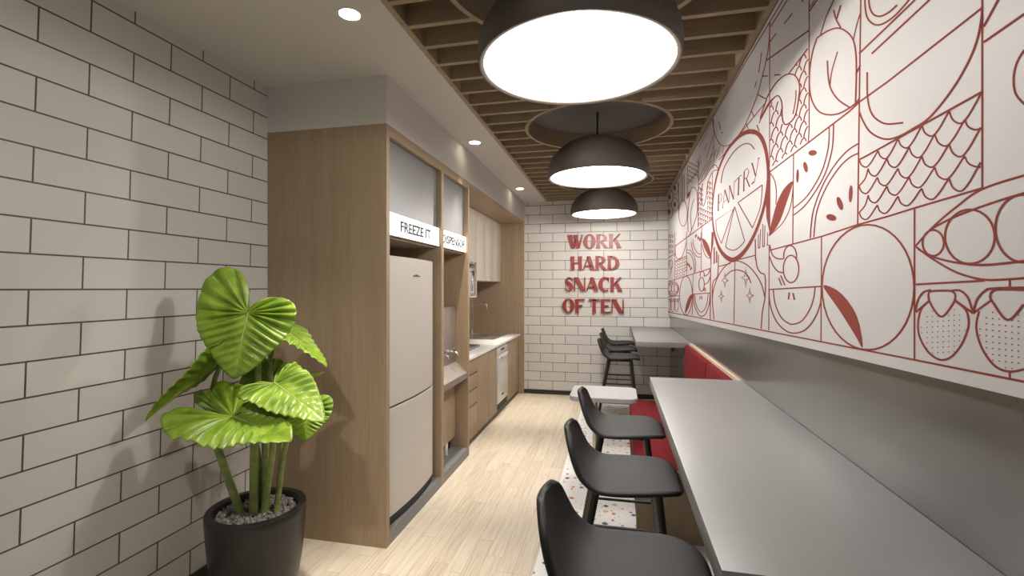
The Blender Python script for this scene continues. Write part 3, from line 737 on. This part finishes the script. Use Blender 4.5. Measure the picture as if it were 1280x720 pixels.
# shrimp and fish scales
shr = [(0, 500), (60, 310), (95, 245), (150, 165), (210, 110), (260, 90), (310, 100), (345, 145), (358, 210), (350, 300), (335, 400), (315, 470), (280, 520), (235, 545), (210, 520), (200, 460), (200, 390), (192, 330), (170, 290), (145, 290), (105, 330), (60, 400), (0, 510)]
P.curve(*shr[1:]); P.curve((60, 310), (20, 420), (0, 490), k=.6); P.curve((325, 235), (320, 330), (298, 450), k=.8); P.line((0, 285), (60, 318)); P.line((260, 85), (325, 0), (432, -140), k=.9)
def inside(x, y, poly):
    c = False; j = len(poly) - 1
    for i in range(len(poly)):
        (xi, yi), (xj, yj) = poly[i], poly[j]
        if (yi > y) != (yj > y) and x < (xj - xi) * (y - yi) / (yj - yi) + xi: c = not c
        j = i
    return c
shp = [(x, y) for x, y in shr]
for ia in range(-16, 17):
    for ib in range(-8, 9):
        x, y = 145 + 42 * ia, 570 + 41 * ia + 150 * ib
        arc = smooth_pts([(x - 45, y + 110), (x - 35, y + 60), (x - 18, y + 18), (x, y), (x + 12, y + 8), (x + 20, y + 35)], 4)
        run = []
        for q in arc + [None]:
            ok = False
            if q:
                xx, yy = q; low = 1000 - (xx - 85) * .80 + 20
                top = 330 if xx < 205 else (-140 + (432 - xx) * 1.32 if xx > 250 else 530)
                low = 940 - (xx - 85) * .735
                ok = 88 < xx < 436 and yy < low and yy > top and not inside(xx, yy, shp)
            if ok: run.append(q)
            else:
                if len(run) > 2: P.line(*run, k=.85)
                run = []
# pear tile
A.curve((320, 215), (380, 175), (440, 158), (490, 180), (525, 225), (540, 300), (543, 420), (538, 580)); A.curve((320, 215), (295, 300), (280, 400), (280, 500), (295, 570), (330, 625), (380, 645), (440, 640), (500, 610), (555, 570))
A.curve((415, 55), (430, 110), (455, 155)); A.curve((455, 30), (440, 80), (433, 105)); A.curve((380, 340), (385, 430), (400, 500), (440, 560), (505, 605)); A.curve((437, 290), (405, 400), (393, 490), k=.8)
A.curve((340, 200), (370, 100), (415, 0), (440, -60), k=.8); A.curve((525, 225), (545, 140), (565, 75), k=.8); A.line((540, 420), (565, 365)); A.line((540, 580), (562, 550))
P0.line((961.6, 215.5), (1061, 140), (1075, 127), (1110, 102), (1228, 9.7))
Bc.curve((5, -40), (5, 20), (12, 70), (28, 97), (55, 112), (90, 105), (140, 70), (195, 10), (225, -30)); Bc.curve((22, -30), (24, 20), (36, 56), (58, 72), (85, 70), (120, 50), (150, 22))
Bc.line((-22, 242), (230, 0), (260, -30)); Bc.line((35, 242), (295, 0), (320, -24)); Bc.curve((15, 325), (17, 440), (35, 510), (70, 545), (110, 558), (178, 552))
P0.curve((1074.5, 140), (1078.9, 151), *Bc.px([(30, 595), (90, 625), (150, 617), (220, 580), (300, 525), (400, 400), (470, 280), (510, 180), (530, 80), (532, 30)]))
P0.line((1073, 200), (1080, 196.7), (1227.5, 115)); Bc.line((540, 120), (605, 0), (640, -60)); Bc.line((540, 190), (720, 65), (760, 40)); Bc.curve((800, 150), (760, 190), (720, 230), (690, 280), (675, 340), (677, 400), (695, 440), (740, 480), (800, 500))
# fish scales right
rows = [[(15, 250), (100, 210), (190, 155), (297, 95), (420, 30), (562, -45)], [(55, 290), (140, 245), (240, 195), (355, 135), (490, 70)],
        [(15, 370), (97, 330), (190, 290), (297, 235), (420, 180), (562, 105)], [(55, 410), (140, 370), (240, 330), (355, 285), (490, 235)], [(15, 487), (97, 455), (190, 415), (297, 380), (420, 335), (562, 262)]]
for r_ in rows:
    for (xa, ya_), (xb, yb2) in zip(r_, r_[1:]):
        dx = xb - xa; h = .40 * dx
        D.curve((xa, ya_), (xa + .12 * dx, ya_ + .72 * h), (xa + .38 * dx, ya_ + h), (xa + .62 * dx, ya_ + .70 * h + .25 * (yb2 - ya_)), (xa + .87 * dx, ya_ + .1 * h + .62 * (yb2 - ya_)), (xb, yb2), k=.85)
for xa, ya_, x2, y2 in ((490, 70, 562, 112), (490, 235, 562, 285)): D.curve((xa, ya_), (xa + 15, ya_ + 30), (xa + 42, ya_ + 45), (x2, y2), k=.85)
for y_ in (290, 410): D.curve((55, y_), (42, y_ + 45), (15, y_ + 78), k=.8)
P0.line((961.8, 313), (1028, 295.3), (1072, 281), (1110, 270.5), (1143, 260.2), (1227, 235.5))
# peas and strawberries
D.curve((268, 640), (340, 560), (450, 465), (565, 385), (756, 322), (860, 300)); D.curve((330, 568), (440, 510), (600, 450), (756, 402), (860, 380)); D.ell(348, 625, 48, 58); D.ell(513, 597, 112, 122); D.ell(752, 560, 124, 152)
Fc.curve((100, 40), (165, 75), (280, 103), (400, 112), (576, 95), (640, 85)); Fc.curve((88, 28), (150, 75), (250, 135), (330, 165), (420, 180), (576, 172), (640, 165)); Fc.line((90, 200), (400, 183)); Fc.line((513, 180), (513, 216))
Fc.curve((148, 275), (115, 310), (100, 370), (105, 430), (135, 490), (170, 525), (208, 540), (250, 525), (290, 480), (318, 420), (328, 370), (315, 315), (268, 275))
Fc.curve((148, 240), (165, 230), (205, 228), (250, 230), (268, 250), (255, 290), (205, 345), (155, 285), closed=True); Fc.curve((88, 322), (100, 270), (125, 235), (160, 225)); Fc.line((90, 325), (148, 275)); Fc.curve((250, 228), (290, 228), (325, 260), (348, 330)); Fc.line((348, 330), (268, 272))
Fc.curve((600, 225), (500, 222), (445, 225), (425, 250), (440, 285), (505, 360), (576, 290)); Fc.curve((348, 330), (365, 270), (400, 230), (440, 218), (600, 214)); Fc.line((348, 330), (428, 272)); Fc.curve((375, 320), (362, 380), (370, 440), (400, 510), (450, 570), (510, 592), (576, 582), (620, 560)); Fc.line((513, 592), (513, 630))
for i in range(9):
    for j in range(10):
        x, y = 115 + 24.5 * i, 300 + 23.5 * j - 1.5 * i
        if ((x - 213) / 100) ** 2 + ((y - 410) / 118) ** 2 < 1 and not (abs(x - 205) < 60 and y < 345 - abs(x - 205) * 1.0): Fc.line((x - 2, y), (x + 3, y), w=1.3)
for i in range(8):
    for j in range(11):
        x, y = 378 + 29 * i, 320 + 27 * j + 3 * i
        if ((x - 512) / 140) ** 2 + ((y - 440) / 140) ** 2 < 1 and y > 360 - abs(x - 505) * .9 + 10: Fc.line((x - 3, y), (x + 4, y), w=1.5)
# round tile, melon, cherries
E.ell(573, 335, 244, 331); E.fill((336, 330), (400, 345), (460, 400), (510, 480), (535, 570), (543, 655), (505, 590), (420, 455))
E.line((45, 347), (330, 330)); E.curve((48, 347), (55, 430), (85, 510), (130, 560), (180, 578), (240, 560), (290, 500), (320, 420), (325, 340)); E.curve((70, 345), (80, 420), (110, 490), (150, 525), (180, 530), (225, 510), (265, 450), (285, 390), (292, 335))
E.line((156, 362), (151, 400), w=2.2); E.line((175, 365), (183, 402), w=2.2); E.ell(160, 170, 34, 56, 165, 378); E.ell(165, 238, 41, 72); E.curve((52, 110), (65, 160), (90, 182), (125, 185)); E.curve((50, 170), (70, 220), (95, 250), (122, 258)); E.line((100, 285), (115, 325)); E.line((110, 272), (133, 325))
# apple halves
for c_ in ((297, 230, 24, 16, -5), (257, 310, 12, 31, -12), (212, 360, 8, 40, 2), (511, 460, 11, 50, 3), (450, 515, 15, 40, -18), (402, 593, 30, 18, 15)): Cc.dot(*c_)
Cc.curve((390, 85), (385, 200), (350, 330), (290, 440), (240, 500), (190, 540), k=.8); Cc.curve((415, 62), (408, 200), (370, 340), (310, 450), (250, 530), (190, 580), k=.8); Cc.curve((283, 710), (300, 560), (350, 420), (420, 300), (490, 220), (553, 178), k=.9); Cc.curve((303, 705), (320, 560), (370, 430), (440, 320), (500, 260), (553, 232), k=.9)
Cc.curve((55, 340), (80, 380), (92, 440), (90, 520), k=.8); Cc.fill((186, 393), (140, 425), (100, 500), (70, 600), (50, 690), (62, 690), (110, 620), (150, 510)); Cc.curve((187, 420), (172, 530), (130, 620), (58, 692), k=.7)
P0.fill((961, 205), (963.2, 215), (962.8, 294), (958, 272), (957.5, 255), (959, 235), sm=False)
# plate
pl = [(285, 88, 22), (320, 102, 20), (345, 150, 17), (358, 220, 14), (361, 300, 13), (350, 390, 13), (330, 470, 13), (300, 550, 14), (260, 620, 17), (215, 662, 22), (180, 658, 20), (145, 620, 14), (120, 550, 9), (110, 470, 6), (113, 390, 6), (125, 310, 7), (145, 240, 8), (175, 175, 10), (215, 125, 13), (250, 97, 18)]
q = smooth_pts(G.px([(a, b) for a, b, c in pl]), 6, True); wq = [x for x, y in smooth_pts([(c, 0) for a, b, c in pl], 6, True)]
for f_ in ribbon(q, [w_ / 3.6 for w_ in wq]): face_px(f_)
G.curve((148, 320), (160, 260), (185, 210), (215, 170), (250, 145), (280, 145), (300, 168), k=.9)
G.line((225, 408), (335, 328), k=.9); G.curve((335, 328), (325, 430), (290, 522), k=.7); G.line((290, 522), (225, 408), k=.9); G.line((210, 425), (255, 580), k=.8); G.curve((255, 580), (235, 605), (205, 622), (175, 612), (170, 600), k=.9); G.line((170, 600), (210, 425), k=.7); G.line((125, 488), (205, 435), (150, 592), k=.8); G.curve((150, 592), (130, 540), (125, 488), k=.7)
for s_, w_ in (([(186, 415), (182, 546)], 1.5), ([(184, 414), (204, 404), (212, 430), (205, 468), (188, 486)], .7), ([(175, 550), (190, 540)], .8), ([(218, 522), (236, 376)], .6), ([(236, 374), (268, 482)], 1.5), ([(224, 478), (254, 455)], .6),
               ([(213, 526), (224, 518)], .7), ([(274, 340), (274, 470)], .6), ([(274, 338), (308, 454)], 1.6), ([(312, 300), (308, 454)], .6), ([(352, 275), (346, 418)], 1.6), ([(322, 312), (326, 298), (372, 252), (376, 262)], .8), ([(338, 422), (354, 412)], .8),
               ([(395, 226), (391, 386)], 1.5), ([(393, 224), (420, 198), (434, 225), (422, 268), (397, 288)], .9), ([(412, 280), (440, 352)], 1.5), ([(384, 388), (400, 380)], .8), ([(460, 158), (488, 262)], 1.6), ([(515, 116), (489, 262), (480, 300)], .7), ([(455, 328), (480, 306)], 1.5), ([(452, 165), (468, 152)], .8), ([(508, 124), (520, 110)], 1.2)):
    Mm.line(*s_, w=w_)
# forks
for s_ in ([(818, 150), (815, 360)], [(850, 80), (838, 355)], [(885, 0), (880, 340)], [(915, 20), (908, 330)], [(955, 130), (950, 315)], [(110, 470), (105, 605)], [(148, 350), (150, 590)], [(158, 350), (160, 590)], [(185, 400), (185, 580)], [(195, 410), (195, 580)]): Nn.line(*s_, k=.7)
for s_ in ([(810, 362), (840, 357)], [(878, 344), (910, 332)], [(948, 318), (976, 316)], [(96, 606), (110, 604)], [(140, 595), (155, 592)], [(180, 580), (195, 577)]): Nn.line(*s_, k=.9)
Nn.line((770, 225), (774, 540)); Hh.curve((413, 50), (413, 110), (425, 190), (450, 228), (475, 240), (482, 300), (478, 400), (460, 500), (452, 615)); Hh.line((103, 100), (100, 550), k=.8); Hh.curve((156, 100), (154, 200), (148, 255), (120, 290), (113, 350), (115, 440), (125, 550))
Hh.curve((113, 410), (125, 330), (160, 240), (205, 180), (250, 150), (290, 145), (350, 170), (410, 230), (455, 310), (478, 400)); Hh.curve((205, 250), (235, 222), (270, 208), (310, 212), (350, 235), (382, 298)); Hh.line((270, 150), (263, 580), k=.8)
for cx, cy, rx, ry in ((200, 280, 24, 58), (345, 262, 28, 72), (175, 390, 18, 46), (373, 385, 26, 58)):
    st_ = []
    for i in range(4):
        a = R(90 * i); st_.append((cx + rx * math.cos(a), cy + ry * math.sin(a))); a += R(45); st_.append((cx + rx * .33 * math.cos(a), cy + ry * .25 * math.sin(a)))
    Hh.line(*(st_ + st_[:1]), k=.8)
Nn.line((215, 640), (400, 590)); Nn.line((540, 530), (770, 470))
# far left tiles
K.ell(180, 520, 52, 158, k=.9); K.fill((232, 510), (205, 530), (180, 600), (172, 668), (200, 625), (222, 565)); K.line((232, 510), (380, 498)); K.curve((240, 510), (250, 600), (280, 670), (305, 690), (340, 670), (370, 590), (378, 500)); K.curve((250, 510), (265, 600), (300, 655), (335, 630), (355, 570), (362, 500), k=.9)
K.line((298, 525), (293, 552)); K.line((308, 523), (312, 550)); K.line((238, 345), (232, 680), k=.7); K.line((380, 295), (378, 710), k=.8); K.line((25, 408), (380, 298)); K.ell(308, 428, 22, 57); K.ell(313, 350, 17, 28, 150, 400); K.curve((330, 362), (360, 345), (378, 305)); K.curve((332, 430), (360, 410), (380, 360)); K.line((325, 480), (335, 455)); K.line((333, 488), (343, 462))
K.ell(72, 465, 50, 57); K.ell(72, 465, 42, 45); K.ell(48, 462, 13, 30, k=.7); K.ell(74, 462, 13, 34, k=.7); K.ell(98, 462, 13, 30, k=.7); K.line((22, 528), (125, 520))
for x in (40, 72, 104): K.ell(x, 600, 14, 52, k=.7); K.line((x - 14, 545), (x, 575), (x + 14, 543)); 
for x in (25, 56, 88, 120): K.line((x, 535), (x, 575), k=.6)
K.line((90, 0), (88, 405), k=.6); K.line((185, 0), (185, 360), k=.6); K.line((305, 0), (304, 312), k=.7); K.line((90, 118), (185, 45), (250, 0)); K.line((25, 215), (90, 180)); K.line((90, 240), (185, 195))
for (a, b), (c, d) in (((266, 20), (258, 45)), ((282, 35), (278, 62)), ((296, 45), (293, 75)), ((191, 250), (196, 275)), ((204, 262), (212, 290)), ((228, 288), (215, 312))): K.line((a, b), (c, d), w=1.8)
K.curve((235, 60), (245, 120), (275, 172), (305, 180), k=.8); K.curve((222, 80), (235, 150), (270, 200), (305, 206), k=.8); K.curve((185, 150), (215, 150), (245, 200), (258, 260), (255, 330), k=.8); K.curve((185, 170), (210, 175), (235, 220), (246, 280), (246, 335), k=.8); K.curve((92, 120), (95, 190), (115, 220), (150, 195), (180, 100), (185, 40), k=.8)
for i in range(5):
    for j in range(6):
        x, y = 94 + 20 * i, 236 + 25 * j - 7 * i
        if y < 372 - 10 * i: K.curve((x, y), (x + 5, y + 13), (x + 12, y + 13), (x + 18, y - 4), k=.6)
K.fill((312, 58), (335, 62), (365, 110), (386, 180), (381, 215), (350, 170), (325, 115)); K.fill((390, 0), (408, 0), (405, 90), (385, 218), (386, 100), sm=False); K.curve((312, 100), (325, 160), (350, 205), (382, 217), k=.8); K.ell(55, 265, 16, 38, k=.6); K.curve((55, 225), (42, 260), (62, 290), (55, 345), k=.6)
for i in range(12): K.line((30 + 17 * (i % 3), 20 + 42 * (i // 3)), (44 + 17 * (i % 3), 48 + 42 * (i // 3)), k=.6); K.line((44 + 17 * (i % 3), 20 + 42 * (i // 3)), (34 + 17 * (i % 3), 48 + 42 * (i // 3)), k=.6)
for x in (156, 170, 184): J.line((x, 130), (x - 2 if x > 160 else x + 4, 372), k=.6)
J.ell(172, 480, 38, 116, k=.8); J.curve((218, 650), (215, 500), (235, 300), (260, 245), (295, 280), (302, 400), (288, 520), (225, 690), k=.8); J.curve((250, 640), (240, 500), (255, 400), (272, 350), k=.7); J.fill((208, 352), (213, 305), (236, 280), (226, 325)); J.line((212, 60), (210, 340), k=.6); J.line((132, 200), (132, 470), k=.6)
for x, y in ((97, 252), (50, 332), (97, 400), (47, 466)): J.dot(x, y, 10, 24); J.ell(x + 3, y, 30, 62, k=.6)
J.line((312, 0), (306, 610), k=.7); J.line((437, 110), (436, 480), k=.6); J.line((185, 712), (435, 530)); J.line((340, 600), (340, 720), k=.6); J.line((215, 215), (305, 100), k=.8)
J.curve((312, 225), (370, 160), (420, 75), (460, 45), (488, 85), (450, 95), (425, 130), (395, 210), (380, 330), (360, 410), (345, 395), (335, 300), (350, 210), k=.8)
for i in range(7):
    for j in range(8):
        x, y = 312 + 20 * i, 250 + 45 * j - 14 * i + 22 * (i % 2)
        if (x < 335 or x > 385 or y > 415) and 110 < y < 590 - (x - 312) * .55 and x < 430: J.curve((x, y + 30), (x + 3, y), (x + 12, y), (x + 19, y + 20), k=.7)
for i in range(5):
    for j in range(6):
        x, y = 216 + 19 * i, -30 + 40 * j + 10 * i
        if 0 < y < 205 - (x - 215) * 1.15 + 20: J.line((x, y), (x + 10, y + 6), (x + 15, y + 22), k=.8)
for a, b in (((314, 180), (392, 0)), ((330, 185), (440, -60)), ((365, 150), (430, 0)), ((310, 60), (335, 0))): J.line(a, b, k=.5)
mu = obj('mural_panel', mb, ['mural', 'murline'], None, recalc=False)
tag(mu, 'white wall panel printed with red line drawings of fruit, fish, forks and a PANTRY plate', 'mural')

# ------------------------------------------------------------------ potted plant
PC = Vector((-1.735, 2.015, 0)); PH = .475
pp = thing('potted_plant', 'broad-leaved green plant in a black pot by the white brick wall', 'plant', PC)
bm = lathe(new_bm(), [(0, 0), (.150, 0), (.165, .012), (.19, .12), (.208, .24), (.218, .36), (.2235, .44), (.2245, PH - .006), (.221, PH), (.190, PH), (.185, PH - .008), (.184, PH - .06), (0, PH - .06)], 72, PC)
obj('pot', bm, 'pot', pp, smooth=True)
rnd = random.Random(4)
bm = new_bm()
lathe(bm, [(0, PH - .042), (.182, PH - .042)], 32, PC)
for i in range(620):
    a = rnd.random() * 2 * math.pi; r_ = .176 * math.sqrt(rnd.random()); s = rnd.uniform(.007, .0135)
    mt = Matrix.Translation((PC.x + r_ * math.cos(a), PC.y + r_ * math.sin(a), PH - .040 + rnd.uniform(0, .016))) @ Matrix.Rotation(rnd.random() * 6, 4, Vector((rnd.random(), rnd.random(), rnd.random() + .1)).normalized()) @ Matrix.Diagonal((s, s * rnd.uniform(.7, 1), s * rnd.uniform(.6, .9), 1))
    rr_ = bmesh.ops.create_icosphere(bm, subdivisions=1, radius=1, matrix=mt)
    for v in rr_['verts']: v.co += Vector((rnd.uniform(-1, 1), rnd.uniform(-1, 1), rnd.uniform(-1, 1))) * s * .18
g_ = obj('gravel', bm, 'pebble', pp); g_['kind'] = 'stuff'; g_['label'] = 'grey decorative pebbles'

RT = [(0, 1.0), (8, .90), (16, .80), (25, .71), (35, .645), (48, .59), (62, .555), (78, .54), (92, .545), (108, .57), (122, .60), (136, .61), (146, .585), (155, .50), (163, .36), (170, .22), (175, .12), (180, .05)]
def rtheta(a):
    for (a0, r0), (a1, r1) in zip(RT, RT[1:]):
        if a0 <= a <= a1: return r0 + (r1 - r0) * (a - a0) / (a1 - a0)
def leaf(base, tip, nrm, wl=1, wr=1, fold=.15, droop=.15, seed=0, lobe=1.0, ruff=.03, curl=0.0, lobe_r=None, rip=1):
    """heart-shaped blade: base and tip as places, nrm the way its upper face looks"""
    ax = tip - base; Ln = ax.length; ax.normalize(); nn = (nrm - ax * nrm.dot(ax)).normalized(); bx = ax.cross(nn).normalized()
    rn = random.Random(seed); ph = rn.random() * 6
    bm = new_bm(); uvl = bm.loops.layers.uv.new('UVMap'); NA, NR = 200, 22
    ctr = bm.verts.new(base); rings = []; uvs = {ctr: (40.5, 0)}
    for j in range(1, NR + 1):
        ring = []; f = j / NR
        for i in range(NA):
            a = -180 + 360 * (i + .5) / NA; aa = abs(a)
            r = rtheta(aa) * f * Ln
            sc = (wl if a < 0 else wr)
            x = r * math.cos(R(aa)); y = math.copysign(r * math.sin(R(aa)), a) * sc
            if x < 0: x *= lobe if a < 0 or lobe_r is None else lobe_r
            yn, xn = abs(y) / Ln, x / Ln
            z = fold * abs(y) * (1 - .9 * yn) - droop * Ln * (max(0, xn) ** 2) - curl * Ln * yn ** 2
            sv = xn - .48 * yn
            vph = 8.2 * sv if sv > 0 else -(aa - 64.4) / 21
            wave = 2 * abs(math.sin(math.pi * vph)) - 1
            z += ruff * Ln * (f ** 2.5) * (math.sin(R(aa) * 5.3 + ph * 2 + (1.3 if a < 0 else 0)) * .8) * (.35 + .65 * min(1, aa / 50))
            z += .013 * rip * (Ln / .3) * wave * min(1, yn * 5 + .15) * (.55 + .6 * f) * (1 if f < .75 else 1 - 2.6 * (f - .75))
            p = base + ax * x + bx * y + nn * z
            v = bm.verts.new(p); ring.append(v); uvs[v] = (vph + 40, f)
        rings.append(ring)
    for i in range(NA):
        if i == NA - 1: continue
        bm.faces.new((ctr, rings[0][i], rings[0][i + 1]))
        for j in range(NR - 1): bm.faces.new((rings[j][i], rings[j + 1][i], rings[j + 1][i + 1], rings[j][i + 1]))
    for fc_ in bm.faces:
        for lp in fc_.loops: lp[uvl].uv = uvs[lp.vert]
    # midrib
    o = obj('leaf', bm, 'leaf', pp, smooth='all', solid=.0025)
    pts = []
    for k in range(9):
        xn = k / 8 * .93; pts.append(base + ax * (xn * Ln) + nn * (-droop * Ln * xn ** 2 + .001))
    r0 = .0045 * Ln / .3
    mbm = tube(new_bm(), pts, [r0 * (1 - .8 * k / 8) for k in range(9)], 8)
    mbm.verts.ensure_lookup_table()
    for v in mbm.verts: v.co -= pp.location
    mr = obj('midrib', mbm, 'stem', None, smooth=True); mr.parent = o
    return o
def dirv(r, u, d): return Vector((r * CS - d * SN, r * SN + d * CS, u))
def sub(p, k=0): return p
LEAVES = [
    # base px+depth, tip px+depth, normal (right, up, away), kwargs
    ((310, 391, 2.22), (289, 474, 2.14), (0.15, .45, -1), dict(wl=1.30, wr=1.36, fold=.03, droop=.08, lobe=.62, lobe_r=1.40, ruff=.035)),
    ((347, 406, 2.42), (413, 452, 2.34), (.50, .80, .0), dict(wl=.72, wr=.78, fold=.12, droop=.10, lobe=.4)),
    ((284, 446, 2.30), (177, 523, 2.05), (-.62, .80, .12), dict(wl=.75, wr=.75, fold=.25, droop=.05, rip=.45)),
    ((280, 517, 2.32), (356, 516, 2.30), (.0, .55, .85), dict(wl=1.0, wr=.9, fold=.12, droop=.04, lobe=.8)),
    ((291, 521, 2.08), (364, 547, 1.92), (.05, .90, -.45), dict(wl=.85, wr=1.0, fold=.22, droop=.06, lobe=1.55, ruff=.06)),
    ((343, 479, 2.17), (404, 520, 2.00), (.10, .82, -.48), dict(wl=.72, wr=.80, fold=.16, droop=.12, lobe=.35)),
    ((386, 512, 2.26), (379, 552, 2.18), (.15, .25, -1), dict(wl=1.35, wr=1.35, fold=.10, droop=.05)),
    ((341, 469, 2.45), (300, 478, 2.50), (.05, .5, .85), dict(wl=.9, wr=.9, fold=.1, droop=.05)),
    ((372, 478, 2.36), (406, 465, 2.40), (.0, .97, -.12), dict(wl=.6, wr=.6, fold=.1, droop=.0)),
]
for i, (b_, t_, n_, kw) in enumerate(LEAVES): leaf(cam_pt(*b_), cam_pt(*t_), dirv(*n_), seed=i * 7 + 3, **kw)
def stem(foot, pts, r0=.017, r1=.006):
    base = Vector((PC.x + foot[0], PC.y + foot[1], PH - .035)); p = [base] + [cam_pt(*q_) for q_ in pts]
    n = []
    for i in range(len(p) - 1):
        a, b, c, d = p[max(0, i - 1)], p[i], p[i + 1], p[min(len(p) - 1, i + 2)]
        for k in range(6):
            t = k / 6; n.append(.5 * (2 * b + (c - a) * t + (2 * a - 5 * b + 4 * c - d) * t * t + (3 * b - a - 3 * c + d) * t ** 3))
    n.append(p[-1]); m = len(n) - 1
    obj('stem', tube(new_bm(), n, [r0 * (1 - k / m) ** .6 + r1 if k else r0 + r1 * 1.3 for k in range(m + 1)], 12), 'stem', pp, smooth=True)
stem((-.065, -.03), [(272, 560, 2.30), (262, 520, 2.32), (270, 470, 2.34), (284, 447, 2.305)], .014)
stem((.0, -.02), [(318, 560, 2.33), (322, 500, 2.35), (322, 440, 2.35), (311, 393, 2.228)], .016)
stem((.03, .02), [(332, 560, 2.36), (337, 480, 2.40), (341, 430, 2.42), (347, 407, 2.425)], .012)
stem((.045, -.01), [(342, 555, 2.3), (341, 510, 2.25), (343, 481, 2.175)], .010)
stem((.085, .03), [(356, 562, 2.36), (368, 535, 2.36), (386, 514, 2.268)], .008)
stem((.075, .05), [(352, 560, 2.42), (361, 520, 2.44), (372, 479, 2.365)], .006)
stem((-.01, .02), [(322, 565, 2.35), (305, 530, 2.30), (291, 522, 2.085)], .010)
stem((-.02, .04), [(318, 560, 2.4), (295, 532, 2.38), (281, 518, 2.325)], .008)
stem((.02, .05), [(330, 550, 2.45), (338, 500, 2.48), (341, 470, 2.455)], .007)
